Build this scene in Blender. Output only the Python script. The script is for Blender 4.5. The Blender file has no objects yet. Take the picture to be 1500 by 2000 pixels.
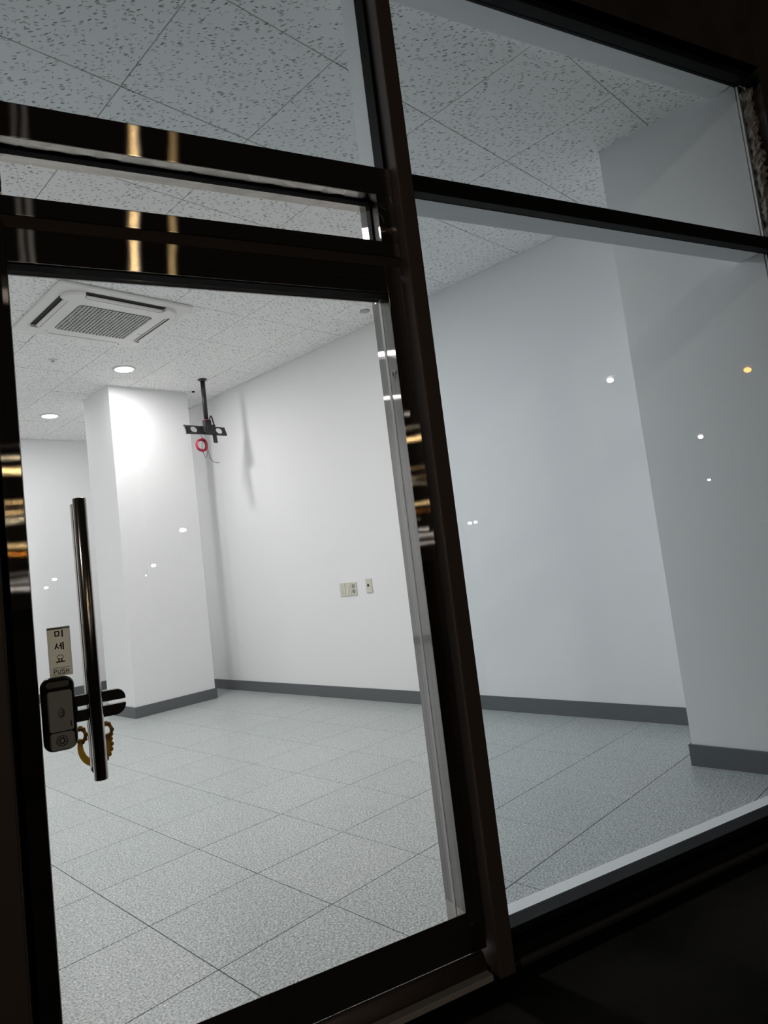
import bpy, bmesh, math, random
from mathutils import Vector, Matrix
random.seed(7)
SC = bpy.context.scene
COL = SC.collection
PI = math.pi

# ------------------------------------------------------------------ camera, world, exposure
H = 1.148                                    # eye height
f_px = 1333.88
cam = bpy.data.cameras.new('camera')
cam.sensor_fit = 'VERTICAL'; cam.sensor_height = 36.0; cam.sensor_width = 27.0
cam.lens = f_px / 2000 * 36.0
cam.shift_x = 18.51 / 2000; cam.shift_y = -22.05 / 2000
cam.clip_start = 0.05; cam.clip_end = 400
cam_ob = bpy.data.objects.new('camera', cam); COL.objects.link(cam_ob)
R3 = ((0.708, -0.69614, -0.11883), (-0.02045, 0.14798, -0.98878), (0.70591, 0.70249, 0.09053))
r_, d_, f_ = (Vector(v).normalized() for v in R3)
M = Matrix.Identity(4)
for i in range(3):
    M[i][0] = r_[i]; M[i][1] = -d_[i]; M[i][2] = -f_[i]
M[2][3] = H
cam_ob.matrix_world = M
SC.camera = cam_ob

world = bpy.data.worlds.new('night'); SC.world = world; world.use_nodes = True
bg = world.node_tree.nodes['Background']
bg.inputs[0].default_value = (1.0, 0.82, 0.68, 1); bg.inputs[1].default_value = 0.005

SC.view_settings.view_transform = 'Standard'; SC.view_settings.look = 'None'
SC.view_settings.exposure = 0.0; SC.view_settings.gamma = 1.0
SC.view_settings.use_curve_mapping = False
SC.cycles.max_bounces = 14; SC.cycles.diffuse_bounces = 6; SC.cycles.glossy_bounces = 6
SC.cycles.transparent_max_bounces = 16
SC.cycles.sample_clamp_indirect = 6
SC.cycles.caustics_reflective = False; SC.cycles.caustics_refractive = False
DOWNLIGHT_W = 13.0                       # rear lamps; the ones by the shop front are stronger
FRONT_W = 46.0

# ------------------------------------------------------------------ frames of reference
# room axes: x across, y into the shop, z up.  shop front: u along the glass, n through it.
TH = math.radians(-17.92)
S_ = Vector((math.cos(TH), math.sin(TH), 0)); N_ = Vector((-math.sin(TH), math.cos(TH), 0))
def st(u, n, z=0.0): return S_ * u + N_ * n + Vector((0, 0, z))
CEIL = 3.138

# ------------------------------------------------------------------ materials
MATS = {}
def new_mat(name):
    m = bpy.data.materials.new(name); m.use_nodes = True
    nt = m.node_tree; return m, nt, nt.nodes, nt.links, nt.nodes['Principled BSDF']
def flat(name, col, rough=0.5, metal=0.0, spec=0.5, noise=0.0, nscale=40, bump=0.0, bscale=200):
    if name in MATS: return MATS[name]
    m, nt, N, L, b = new_mat(name)
    b.inputs['Base Color'].default_value = (*col, 1); b.inputs['Roughness'].default_value = rough
    b.inputs['Metallic'].default_value = metal; b.inputs['Specular IOR Level'].default_value = spec
    tc = N.new('ShaderNodeTexCoord')
    if noise:
        t = N.new('ShaderNodeTexNoise'); t.inputs['Scale'].default_value = nscale; t.inputs['Detail'].default_value = 4
        r = N.new('ShaderNodeMixRGB'); r.blend_type = 'MULTIPLY'; r.inputs[0].default_value = 1
        mp = N.new('ShaderNodeMapRange'); mp.inputs[1].default_value = 0.3; mp.inputs[2].default_value = 0.7
        mp.inputs[3].default_value = 1 - noise; mp.inputs[4].default_value = 1 + noise
        r.inputs[1].default_value = (*col, 1)
        L.new(tc.outputs['Object'], t.inputs[0]); L.new(t.outputs[0], mp.inputs[0]); L.new(mp.outputs[0], r.inputs[2]); L.new(r.outputs[0], b.inputs['Base Color'])
    if bump:
        t = N.new('ShaderNodeTexNoise'); t.inputs['Scale'].default_value = bscale; t.inputs['Detail'].default_value = 3
        bp = N.new('ShaderNodeBump'); bp.inputs['Strength'].default_value = bump; bp.inputs['Distance'].default_value = 0.002
        L.new(tc.outputs['Object'], t.inputs[0]); L.new(t.outputs[0], bp.inputs['Height']); L.new(bp.outputs[0], b.inputs['Normal'])
    MATS[name] = m; return m
def glow(name, col, strength):
    m, nt, N, L, b = new_mat(name)
    b.inputs['Base Color'].default_value = (*col, 1)
    b.inputs['Emission Color'].default_value = (*col, 1); b.inputs['Emission Strength'].default_value = strength
    return m
def brushed(name, tangent, col=(0.50, 0.46, 0.43), rough=0.135, aniso=-0.92, wav=None):
    """brushed stainless sheet; the highlight is drawn out across the grain"""
    m = bpy.data.materials.new(name); m.use_nodes = True
    nt = m.node_tree; N = nt.nodes; L = nt.links; N.clear()
    out = N.new('ShaderNodeOutputMaterial'); b = N.new('ShaderNodeBsdfAnisotropic'); b.distribution = 'BECKMANN'
    L.new(b.outputs[0], out.inputs[0])
    b.inputs['Roughness'].default_value = rough; b.inputs['Anisotropy'].default_value = aniso
    v = N.new('ShaderNodeCombineXYZ')
    for i in range(3): v.inputs[i].default_value = tangent[i]
    L.new(v.outputs[0], b.inputs['Tangent'])
    tc = N.new('ShaderNodeTexCoord'); mp = N.new('ShaderNodeMapping'); L.new(tc.outputs['Object'], mp.inputs[0])
    mp.inputs['Scale'].default_value = wav or (1, 1, 1)
    t = N.new('ShaderNodeTexNoise'); t.inputs['Scale'].default_value = 1.0; t.inputs['Detail'].default_value = 5
    L.new(mp.outputs[0], t.inputs[0])
    cr = N.new('ShaderNodeMapRange'); cr.inputs[1].default_value = 0.3; cr.inputs[2].default_value = 0.7; cr.inputs[3].default_value = 0.85; cr.inputs[4].default_value = 1.1
    mx = N.new('ShaderNodeMixRGB'); mx.blend_type = 'MULTIPLY'; mx.inputs[0].default_value = 1; mx.inputs[1].default_value = (*col, 1)
    L.new(t.outputs[0], cr.inputs[0]); L.new(cr.outputs[0], mx.inputs[2]); L.new(mx.outputs[0], b.inputs['Color'])
    t2 = N.new('ShaderNodeTexNoise'); t2.inputs['Scale'].default_value = 7; t2.inputs['Detail'].default_value = 1
    bp = N.new('ShaderNodeBump'); bp.inputs['Strength'].default_value = 0.05; bp.inputs['Distance'].default_value = 0.004
    L.new(tc.outputs['Object'], t2.inputs[0]); L.new(t2.outputs[0], bp.inputs['Height']); L.new(bp.outputs[0], b.inputs['Normal'])
    return m
def glass(name, tint, f0=0.05, smear=0.0):
    """a pane seen through: tint per face, mirror by Schlick's law on either face"""
    m = bpy.data.materials.new(name); m.use_nodes = True
    nt = m.node_tree; N = nt.nodes; L = nt.links; N.clear()
    out = N.new('ShaderNodeOutputMaterial'); mix = N.new('ShaderNodeMixShader')
    tr = N.new('ShaderNodeBsdfTransparent'); tr.inputs[0].default_value = (*tint, 1)
    gl = N.new('ShaderNodeBsdfGlossy'); gl.inputs['Roughness'].default_value = 0.0; gl.inputs[0].default_value = (1, 1, 1, 1)
    ge = N.new('ShaderNodeNewGeometry'); dt = N.new('ShaderNodeVectorMath'); dt.operation = 'DOT_PRODUCT'
    L.new(ge.outputs['Normal'], dt.inputs[0]); L.new(ge.outputs['Incoming'], dt.inputs[1])
    def mth(op, a, b_=None):
        q = N.new('ShaderNodeMath'); q.operation = op
        if hasattr(a, 'links'): L.new(a, q.inputs[0])
        else: q.inputs[0].default_value = a
        if b_ is not None:
            if hasattr(b_, 'links'): L.new(b_, q.inputs[1])
            else: q.inputs[1].default_value = b_
        return q.outputs[0]
    c = mth('ABSOLUTE', dt.outputs['Value']); k = mth('POWER', mth('SUBTRACT', 1.0, c), 5.0)
    fr = mth('ADD', mth('MULTIPLY', k, 1 - f0), f0)
    L.new(fr, mix.inputs[0]); L.new(tr.outputs[0], mix.inputs[1]); L.new(gl.outputs[0], mix.inputs[2])
    L.new(mix.outputs[0], out.inputs[0])
    return m

def wall_paint(name, col):
    m, nt, N, L, b = new_mat(name)
    b.inputs['Base Color'].default_value = (*col, 1); b.inputs['Roughness'].default_value = 0.85; b.inputs['Specular IOR Level'].default_value = 0.2
    ge = N.new('ShaderNodeNewGeometry')
    t = N.new('ShaderNodeTexNoise'); t.inputs['Scale'].default_value = 220; t.inputs['Detail'].default_value = 3
    bp = N.new('ShaderNodeBump'); bp.inputs['Strength'].default_value = 0.12; bp.inputs['Distance'].default_value = 0.002
    L.new(ge.outputs['Position'], t.inputs[0]); L.new(t.outputs[0], bp.inputs['Height']); L.new(bp.outputs[0], b.inputs['Normal'])
    return m

def ceiling_tile_mat():
    m, nt, N, L, b = new_mat('fissured_mineral_board')
    b.inputs['Roughness'].default_value = 0.9; b.inputs['Specular IOR Level'].default_value = 0.15
    ge = N.new('ShaderNodeNewGeometry'); oi = N.new('ShaderNodeObjectInfo')
    off = N.new('ShaderNodeVectorMath'); off.operation = 'ADD'
    sc = N.new('ShaderNodeMath'); sc.operation = 'MULTIPLY'; sc.inputs[1].default_value = 37.0
    L.new(oi.outputs['Random'], sc.inputs[0]); L.new(ge.outputs['Position'], off.inputs[0]); L.new(sc.outputs[0], off.inputs[1])
    # slow swirl so that the fissures do not all run one way
    sw = N.new('ShaderNodeTexNoise'); sw.inputs['Scale'].default_value = 9; sw.inputs['Detail'].default_value = 1
    L.new(off.outputs[0], sw.inputs[0])
    swm = N.new('ShaderNodeVectorMath'); swm.operation = 'SCALE'; swm.inputs['Scale'].default_value = 0.035
    L.new(sw.outputs['Color'], swm.inputs[0])
    p = N.new('ShaderNodeVectorMath'); p.operation = 'ADD'; L.new(off.outputs[0], p.inputs[0]); L.new(swm.outputs[0], p.inputs[1])
    masks = []
    for rot, sx, sy, thr, dens in ((0.95, 27, 78, 0.19, 0.74), (0.45, 34, 100, 0.18, 0.78), (1.5, 40, 110, 0.15, 0.84)):
        mp = N.new('ShaderNodeMapping'); mp.inputs['Rotation'].default_value = (0, 0, rot); mp.inputs['Scale'].default_value = (sx, sy, 0.0)
        # mapping scales before it rotates, so turn the point first
        pr = N.new('ShaderNodeVectorRotate'); pr.rotation_type = 'Z_AXIS'; pr.inputs['Angle'].default_value = rot
        L.new(p.outputs[0], pr.inputs['Vector'])
        mp.inputs['Rotation'].default_value = (0, 0, 0); L.new(pr.outputs[0], mp.inputs[0])
        vo = N.new('ShaderNodeTexVoronoi'); vo.inputs['Scale'].default_value = 1; vo.voronoi_dimensions = '2D'; vo.inputs['Randomness'].default_value = 1
        L.new(mp.outputs[0], vo.inputs['Vector'])
        lt = N.new('ShaderNodeMapRange'); lt.inputs[1].default_value = thr; lt.inputs[2].default_value = thr + 0.10; lt.inputs[3].default_value = 1; lt.inputs[4].default_value = 0
        L.new(vo.outputs['Distance'], lt.inputs[0])
        sep = N.new('ShaderNodeSeparateColor'); L.new(vo.outputs['Color'], sep.inputs[0])
        gt = N.new('ShaderNodeMath'); gt.operation = 'GREATER_THAN'; gt.inputs[1].default_value = dens; L.new(sep.outputs[0], gt.inputs[0])
        mu = N.new('ShaderNodeMath'); mu.operation = 'MULTIPLY'; L.new(lt.outputs[0], mu.inputs[0]); L.new(gt.outputs[0], mu.inputs[1])
        # deep and shallow ones
        dp = N.new('ShaderNodeMapRange'); dp.inputs[3].default_value = 0.35; dp.inputs[4].default_value = 1.0; L.new(sep.outputs[1], dp.inputs[0])
        mu2 = N.new('ShaderNodeMath'); mu2.operation = 'MULTIPLY'; L.new(mu.outputs[0], mu2.inputs[0]); L.new(dp.outputs[0], mu2.inputs[1])
        masks.append(mu2.outputs[0])
    a = masks[0]
    for q in masks[1:]:
        mx = N.new('ShaderNodeMath'); mx.operation = 'MAXIMUM'; L.new(a, mx.inputs[0]); L.new(q, mx.inputs[1]); a = mx.outputs[0]
    col = N.new('ShaderNodeMixRGB'); col.inputs[1].default_value = (0.94, 0.94, 0.93, 1); col.inputs[2].default_value = (0.24, 0.24, 0.24, 1)
    L.new(a, col.inputs[0]); L.new(col.outputs[0], b.inputs['Base Color'])
    bp = N.new('ShaderNodeBump'); bp.invert = True; bp.inputs['Strength'].default_value = 0.4; bp.inputs['Distance'].default_value = 0.003
    L.new(a, bp.inputs['Height']); L.new(bp.outputs[0], b.inputs['Normal'])
    return m

def floor_tile_mat():
    m, nt, N, L, b = new_mat('speckled_granite_tile')
    ge = N.new('ShaderNodeNewGeometry'); oi = N.new('ShaderNodeObjectInfo')
    n1 = N.new('ShaderNodeTexNoise'); n1.inputs['Scale'].default_value = 135; n1.inputs['Detail'].default_value = 5; n1.inputs['Roughness'].default_value = 0.75
    L.new(ge.outputs['Position'], n1.inputs[0])
    cr = N.new('ShaderNodeValToRGB'); e = cr.color_ramp.elements
    e[0].position = 0.38; e[0].color = (0.141, 0.153, 0.158, 1); e[1].position = 0.62; e[1].color = (0.746, 0.754, 0.738, 1)
    k = e.new(0.475); k.color = (0.431, 0.448, 0.448, 1); k = e.new(0.53); k.color = (0.531, 0.543, 0.534, 1)
    L.new(n1.outputs[0], cr.inputs[0])
    vo = N.new('ShaderNodeTexVoronoi'); vo.inputs['Scale'].default_value = 170; L.new(ge.outputs['Position'], vo.inputs['Vector'])
    sp = N.new('ShaderNodeSeparateColor'); L.new(vo.outputs['Color'], sp.inputs[0])
    gr = N.new('ShaderNodeMapRange'); gr.inputs[3].default_value = 0.78; gr.inputs[4].default_value = 1.16; L.new(sp.outputs[0], gr.inputs[0])
    mu = N.new('ShaderNodeMixRGB'); mu.blend_type = 'MULTIPLY'; mu.inputs[0].default_value = 1; L.new(cr.outputs[0], mu.inputs[1]); L.new(gr.outputs[0], mu.inputs[2])
    # each tile from its own slab: a little lighter or darker, warmer or cooler
    tn = N.new('ShaderNodeValToRGB'); te = tn.color_ramp.elements; te[0].color = (0.91, 0.96, 0.965, 1); te[1].color = (0.965, 0.99, 0.985, 1)
    L.new(oi.outputs['Random'], tn.inputs[0])
    mu2 = N.new('ShaderNodeMixRGB'); mu2.blend_type = 'MULTIPLY'; mu2.inputs[0].default_value = 1; L.new(mu.outputs[0], mu2.inputs[1]); L.new(tn.outputs[0], mu2.inputs[2])
    L.new(mu2.outputs[0], b.inputs['Base Color'])
    b.inputs['Roughness'].default_value = 0.31; b.inputs['Specular IOR Level'].default_value = 0.5
    n2 = N.new('ShaderNodeTexNoise'); n2.inputs['Scale'].default_value = 260; n2.inputs['Detail'].default_value = 2; L.new(ge.outputs['Position'], n2.inputs[0])
    bp = N.new('ShaderNodeBump'); bp.inputs['Strength'].default_value = 0.25; bp.inputs['Distance'].default_value = 0.001
    L.new(n2.outputs[0], bp.inputs['Height']); L.new(bp.outputs[0], b.inputs['Normal'])
    return m

WALL = wall_paint('white_wall_paint', (0.885, 0.885, 0.895))
BOARD = wall_paint('white_painted_board', (0.86, 0.86, 0.87))
CTILE = ceiling_tile_mat(); FTILE = floor_tile_mat()
JOINT = flat('dark_joint', (0.07, 0.07, 0.072), 0.9)
CJOINT = flat('ceiling_void', (0.10, 0.10, 0.10), 0.9)
SKIRT = flat('grey_skirting', (0.125, 0.132, 0.140), 0.45)
EXTW = flat('dark_brown_facing', (0.05, 0.042, 0.036), 0.7, noise=0.3, nscale=6, bump=0.3, bscale=60)
GROUND = flat('dark_paving', (0.010, 0.009, 0.0075), 0.95, spec=0.05, noise=0.5, nscale=3, bump=0.4, bscale=50)
BLACK = flat('black_aluminium', (0.011, 0.011, 0.012), 0.6, spec=0.15)
POSTM = flat('bronze_aluminium', (0.13, 0.105, 0.095), 0.50, metal=0.3)
ST_H = brushed('stainless_grain_across', (0, 0, 1), wav=(2, 60, 220))
ST_V = brushed('stainless_grain_upright', tuple(S_), wav=(220, 60, 1.2))
ST_R = brushed('stainless_reveal_upright', tuple(N_), wav=(60, 220, 1.2), rough=0.15, col=(0.37, 0.36, 0.355))
CHROME = flat('polished_steel', (0.62, 0.58, 0.55), 0.17, metal=1.0)
GASK = flat('pale_glazing_bead', (0.70, 0.70, 0.69), 0.5)
SEAL = flat('black_rubber', (0.010, 0.010, 0.010), 0.8, spec=0.1)
CLEAR = glass('clear_door_glass', (0.965, 0.968, 0.965), 0.045)
TINT = glass('tinted_window_glass', (0.88, 0.915, 0.928), 0.05)
WPLAST = flat('white_plastic', (0.80, 0.79, 0.77), 0.35)
IVORY = flat('ivory_plastic', (0.66, 0.64, 0.55), 0.45)
GREYP = flat('grey_plastic', (0.33, 0.33, 0.32), 0.5)
DARKP = flat('dark_grey_plastic', (0.50, 0.54, 0.52), 0.35)
BLK = flat('black_paint', (0.018, 0.017, 0.018), 0.42)
MOUNTM = flat('black_steel', (0.022, 0.021, 0.021), 0.38)
RED = flat('red_cable', (0.62, 0.03, 0.09), 0.4)
WINE = flat('dull_red_wire', (0.22, 0.09, 0.08), 0.5)
GOLD = flat('gold_lacquer', (0.62, 0.46, 0.14), 0.35)
SIGN = flat('brass_sign_film', (0.55, 0.52, 0.45), 0.45)
def film(m, amount):
    '''thin printed film: part of the light behind it comes through'''
    nt = m.node_tree; N = nt.nodes; L = nt.links; b = N['Principled BSDF']
    t = N.new('ShaderNodeBsdfTranslucent'); t.inputs[0].default_value = b.inputs['Base Color'].default_value
    x = N.new('ShaderNodeMixShader'); x.inputs[0].default_value = amount
    o = [n for n in N if n.type == 'OUTPUT_MATERIAL'][0]
    L.new(b.outputs[0], x.inputs[1]); L.new(t.outputs[0], x.inputs[2]); L.new(x.outputs[0], o.inputs[0])
film(SIGN, 0.9); film(GOLD, 0.6)
INK = flat('black_ink', (0.012, 0.012, 0.012), 0.6)
MORTAR = flat('grey_mortar', (0.30, 0.27, 0.24), 0.95, noise=0.4, nscale=30, bump=1.0, bscale=60)

# ------------------------------------------------------------------ mesh builder
class MB:
    def __init__(self): self.bm = bmesh.new()
    def hexa(self, pts):
        v = [self.bm.verts.new(p) for p in pts]
        for f in ((0,3,2,1),(4,5,6,7),(0,1,5,4),(1,2,6,5),(2,3,7,6),(3,0,4,7)): self.bm.faces.new([v[i] for i in f])
        return v
    def box(self, x0, x1, y0, y1, z0, z1, bev=0.0):
        v = self.hexa([(x0,y0,z0),(x1,y0,z0),(x1,y1,z0),(x0,y1,z0),(x0,y0,z1),(x1,y0,z1),(x1,y1,z1),(x0,y1,z1)])
        if bev:
            ed = {e for q in v for e in q.link_edges}
            bmesh.ops.bevel(self.bm, geom=list(ed), offset=bev, segments=2, profile=0.6, affect='EDGES', clamp_overlap=True)
        return self
    def prism(self, poly, z0, z1, ax='z', smooth=False):
        """extrude a closed outline; ax: 'z' outline in xy, 'y' outline in xz (extruded along y), 'x' outline in yz"""
        def P(a, b, c): return {'z': (a, b, c), 'y': (a, c, b), 'x': (c, a, b)}[ax]
        lo = [self.bm.verts.new(P(a, b, z0)) for a, b in poly]; hi = [self.bm.verts.new(P(a, b, z1)) for a, b in poly]
        self.bm.faces.new(lo); self.bm.faces.new(hi)
        n = len(poly)
        for i in range(n): self.bm.faces.new([lo[i], lo[(i+1)%n], hi[(i+1)%n], hi[i]]).smooth = smooth
        return self
    def loft(self, rings, cap0=True, cap1=True, smooth=False):
        rs = [[self.bm.verts.new(p) for p in r] for r in rings]
        n = len(rs[0])
        for a, b in zip(rs, rs[1:]):
            for i in range(n): self.bm.faces.new([a[i], a[(i+1)%n], b[(i+1)%n], b[i]]).smooth = smooth
        if cap0: self.bm.faces.new(rs[0][::-1])
        if cap1: self.bm.faces.new(rs[-1])
        return self
    def cyl(self, p0, p1, r, seg=20, r1=None, cap=True):
        p0 = Vector(p0); p1 = Vector(p1); d = (p1 - p0).normalized()
        a = d.orthogonal().normalized(); b = d.cross(a); r1 = r if r1 is None else r1
        rg = lambda c, q: [c + (a*math.cos(t) + b*math.sin(t))*q for t in (2*PI*i/seg for i in range(seg))]
        return self.loft([rg(p0, r), rg(p1, r1)], cap, cap, True)
    def lathe(self, prof, c=(0,0,0), seg=32):
        c = Vector(c)
        return self.loft([[c + Vector((r*math.cos(2*PI*i/seg), r*math.sin(2*PI*i/seg), z)) for i in range(seg)] for r, z in prof], True, True, True)
    def tube(self, pts, r, seg=8, closed=False):
        pts = [Vector(p) for p in pts]; n = len(pts); rings = []; up = None
        for i, p in enumerate(pts):
            t = (pts[(i+1)%n] - pts[i-1]) if closed else (pts[min(i+1, n-1)] - pts[max(i-1, 0)])
            t.normalize()
            up = t.orthogonal().normalized() if up is None else (up - t*up.dot(t)).normalized()
            b = t.cross(up); rr = r[i] if isinstance(r, (list, tuple)) else r
            rings.append([p + (up*math.cos(2*PI*k/seg) + b*math.sin(2*PI*k/seg))*rr for k in range(seg)])
        if closed: rings.append(rings[0])
        return self.loft(rings, not closed, not closed, True)
    def ball(self, c, r, sz=(1,1,1), seg=12):
        m = Matrix.Translation(Vector(c)) @ Matrix.Diagonal((*sz, 1))
        q = bmesh.ops.create_uvsphere(self.bm, u_segments=seg, v_segments=seg//2+2, radius=r, matrix=m)
        for v in q['verts']:
            for f in v.link_faces: f.smooth = True
        return self
    def build(self, name, mat, parent=None, origin=(0,0,0), rot=0.0, kind=None, label=None):
        bm = self.bm
        bmesh.ops.remove_doubles(bm, verts=bm.verts, dist=1e-6)
        bmesh.ops.recalc_face_normals(bm, faces=bm.faces)
        if parent is None: bmesh.ops.translate(bm, verts=bm.verts, vec=-Vector(origin))
        me = bpy.data.meshes.new(name); bm.to_mesh(me); bm.free()
        me.materials.append(mat)
        o = bpy.data.objects.new(name, me); COL.objects.link(o)
        if parent is not None: o.parent = parent
        else:
            p = Vector(origin)
            o.location = (st(p.x, p.y, p.z) if rot else p); o.rotation_euler = (0, 0, rot)
        if kind: o['kind'] = kind
        if label: o['label'] = label
        return o
def root(name, loc, rot=0.0, label=None, cat=None, kind=None, group=None):
    o = bpy.data.objects.new(name, None); o.empty_display_size = 0.1; COL.objects.link(o)
    o.location = loc; o.rotation_euler = (0, 0, rot)
    tag(o, label, cat, kind, group); return o
def tag(o, label=None, cat=None, kind=None, group=None):
    if label: o['label'] = label
    if cat: o['category'] = cat
    if kind: o['kind'] = kind
    if group: o['group'] = group
    return o
def rrect(hx, hy, r, seg=6, cx=0, cy=0):
    out = []
    for sx, sy, a0 in ((1,1,0),(-1,1,90),(-1,-1,180),(1,-1,270)):
        for k in range(seg+1):
            a = math.radians(a0 + 90*k/seg)
            out.append((cx + sx*(hx-r) + r*math.cos(a), cy + sy*(hy-r) + r*math.sin(a)))
    return out
def clip(poly, a, b, c):
    """keep the part of a convex outline where a x + b y >= c"""
    out = []; n = len(poly)
    for i in range(n):
        p, q = poly[i], poly[(i+1)%n]; dp = a*p[0]+b*p[1]-c; dq = a*q[0]+b*q[1]-c
        if dp >= 0: out.append(p)
        if dp*dq < 0:
            t = dp/(dp-dq); out.append((p[0]+t*(q[0]-p[0]), p[1]+t*(q[1]-p[1])))
    return out
def area(poly): return 0.5*sum(p[0]*q[1]-q[0]*p[1] for p, q in zip(poly, poly[1:]+poly[:1]))
def inset(poly, d):
    n = len(poly); out = []
    for i in range(n):
        p0, p1, p2 = (Vector(poly[i-1]), Vector(poly[i]), Vector(poly[(i+1)%n]))
        e1 = (p1-p0).normalized(); e2 = (p2-p1).normalized()
        n1 = Vector((-e1.y, e1.x)); n2 = Vector((-e2.y, e2.x)); s = n1+n2
        q = p1 + s*(d/max(0.3, 1+n1.dot(n2))); out.append((q.x, q.y))
    return out
def dedupe(poly, d=0.004):
    out = []
    for p in poly:
        if not out or math.hypot(p[0]-out[-1][0], p[1]-out[-1][1]) > d: out.append(p)
    if len(out) > 1 and math.hypot(out[0][0]-out[-1][0], out[0][1]-out[-1][1]) <= d: out.pop()
    return out

# ------------------------------------------------------------------ the room shell
XL = -1.2; YF = 8.64
def xr(y): return 4.072 - 0.0105*(y - 1.7)                     # the long wall runs very slightly askew
def y_on(n, x): return (n - N_.x*x)/N_.y

def tiles(parent, name, mat, t, ox, oy, rot, z_top, thick, gap, cham, nmin, up, jitter):
    """one object per tile; whole tiles share a mesh, cut tiles get their own"""
    c, s = math.cos(rot), math.sin(rot); shared = None; d = 1 if up else -1
    for i in range(-16, 20):
        for j in range(-8, 26):
            sq = [(ox + c*t*a - s*t*b, oy + s*t*a + c*t*b) for a, b in ((i,j),(i+1,j),(i+1,j+1),(i,j+1))]
            q = clip(sq, 1, 0, XL); q = clip(q, 0, -1, -YF) if q else q
            if q: q = clip(q, -1, -0.0105, -(4.072 + 0.0105*1.7))
            if q: q = clip(q, N_.x, N_.y, nmin)
            q = dedupe(q) if q else q
            if len(q) < 3 or area(q) < 0.0012: continue
            cx, cy = (ox + c*t*(i+.5) - s*t*(j+.5), oy + s*t*(i+.5) + c*t*(j+.5))
            whole = abs(area(q) - t*t) < 1e-5
            if whole and shared: me = shared
            else:
                loc = [(p[0]-cx, p[1]-cy) for p in q]
                a = inset(loc, gap/2); b = inset(loc, gap/2 + cham)
                m = MB()
                m.loft([[(*p, -d*thick) for p in a], [(*p, -d*cham) for p in a], [(*p, 0) for p in b]], False, True)
                bm = m.bm; bmesh.ops.recalc_face_normals(bm, faces=bm.faces)
                # open at the hidden side: make sure that the shown face looks into the room
                for f in bm.faces:
                    if abs(f.normal.z) > .9 and f.normal.z*d < 0:
                        bmesh.ops.reverse_faces(bm, faces=bm.faces); break
                me = bpy.data.meshes.new(name); bm.to_mesh(me); bm.free(); me.materials.append(mat)
                if whole: shared = me
            o = bpy.data.objects.new(name, me); COL.objects.link(o); o.parent = parent
            o.location = (cx, cy, z_top + random.uniform(-jitter, jitter))
            o.rotation_euler = (random.uniform(-jitter, jitter)*2, random.uniform(-jitter, jitter)*2, 0)

def room_poly(n, grow=0.0):
    return [(XL-grow, y_on(n, XL-grow)), (xr(0.5)+grow, y_on(n, xr(0.5)+grow)), (xr(YF)+grow, YF+grow), (XL-grow, YF+grow)]
fl = MB().prism(room_poly(1.70), -0.10, -0.008).build('floor', JOINT)
tag(fl, 'speckled grey granite tile floor of the empty shop', 'floor', 'structure')
tiles(fl, 'floor_tile', FTILE, 0.45, 0.6326, 1.520, -0.0032, 0.0, 0.0085, 0.0028, 0.0008, 1.775, True, 0.00015)
ce = MB().prism(room_poly(1.88), CEIL+0.012, CEIL+0.10).build('ceiling', CJOINT)
tag(ce, 'white fissured mineral board tile ceiling', 'ceiling', 'structure')
tiles(ce, 'ceiling_tile', CTILE, 0.60, 1.8331, 1.7613, 0.0, CEIL, 0.013, 0.0042, 0.0012, 1.88, False, 0.0007)

o = MB().prism([(xr(0.3), 0.3), (xr(0.3)+.15, 0.3), (xr(YF)+.15, YF), (xr(YF), YF)], 0, CEIL+.1).build('wall_right', WALL)
tag(o, 'long white plastered wall on the far side of the shop', 'wall', 'structure')
o = MB().box(XL-.15, xr(YF)+.15, YF, YF+.15, 0, CEIL+.1).build('wall_back', WALL)
tag(o, 'white rear wall seen past the square column', 'wall', 'structure')
o = MB().box(XL-.15, XL, y_on(1.70, XL), YF, 0, CEIL+.1).build('wall_left', WALL)
tag(o, 'white side wall outside the view', 'wall', 'structure')
PX0, PX1, PY0, PY1 = 2.830, 3.668, 6.205, 6.80
o = MB().box(PX0, PX1, PY0, PY1, 0, CEIL+.02, 0.004).build('wall_column', WALL)
tag(o, 'white square column near the rear wall', 'column', 'structure')
CX = 3.398; CY1 = 1.428
cpoly = [(CX, y_on(1.777, CX)), (4.20, y_on(1.777, 4.20)), (4.20, CY1), (CX, CY1)]
o = MB().prism(cpoly, 0, CEIL+.02).build('wall_column', WALL)
tag(o, 'shaded white column beside the large window', 'column', 'structure')

# skirting
BH = 0.100; BT = 0.012
def strip(name, a, b, inward, label, endcap=0.0):
    a = Vector(a); b = Vector(b); n = Vector(inward)*BT
    m = MB(); q = [a, b, b+n, a+n]
    m.prism([(v.x, v.y) for v in q], 0.0, BH-0.004)
    m.prism([(v.x, v.y) for v in (a, b, b+n*.55, a+n*.55)], BH-0.004, BH)
    return tag(m.build(name, SKIRT), label, 'skirting', 'structure')
strip('baseboard_right', (xr(CY1), CY1), (xr(YF), YF), (-1, 0), 'grey skirting along the long white wall')
strip('baseboard_back', (XL, YF), (xr(YF)-BT, YF), (0, -1), 'grey skirting along the rear wall')
m = MB()
m.prism([(PX0-BT, PY0-BT), (PX1+BT, PY0-BT), (PX1+BT, PY0), (PX0-BT, PY0)], 0, BH)
m.prism([(PX0-BT, PY0), (PX0, PY0), (PX0, PY1), (PX0-BT, PY1)], 0, BH)
m.prism([(PX1, PY0), (PX1+BT, PY0), (PX1+BT, PY1), (PX1, PY1)], 0, BH)
tag(m.build('baseboard_column', SKIRT), 'grey skirting wrapped round the square rear column', 'skirting', 'structure')
m = MB()
m.prism([(CX-BT, y_on(1.89, CX)), (CX, y_on(1.89, CX)), (CX, CY1), (CX-BT, CY1+BT)], 0, BH)
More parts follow.
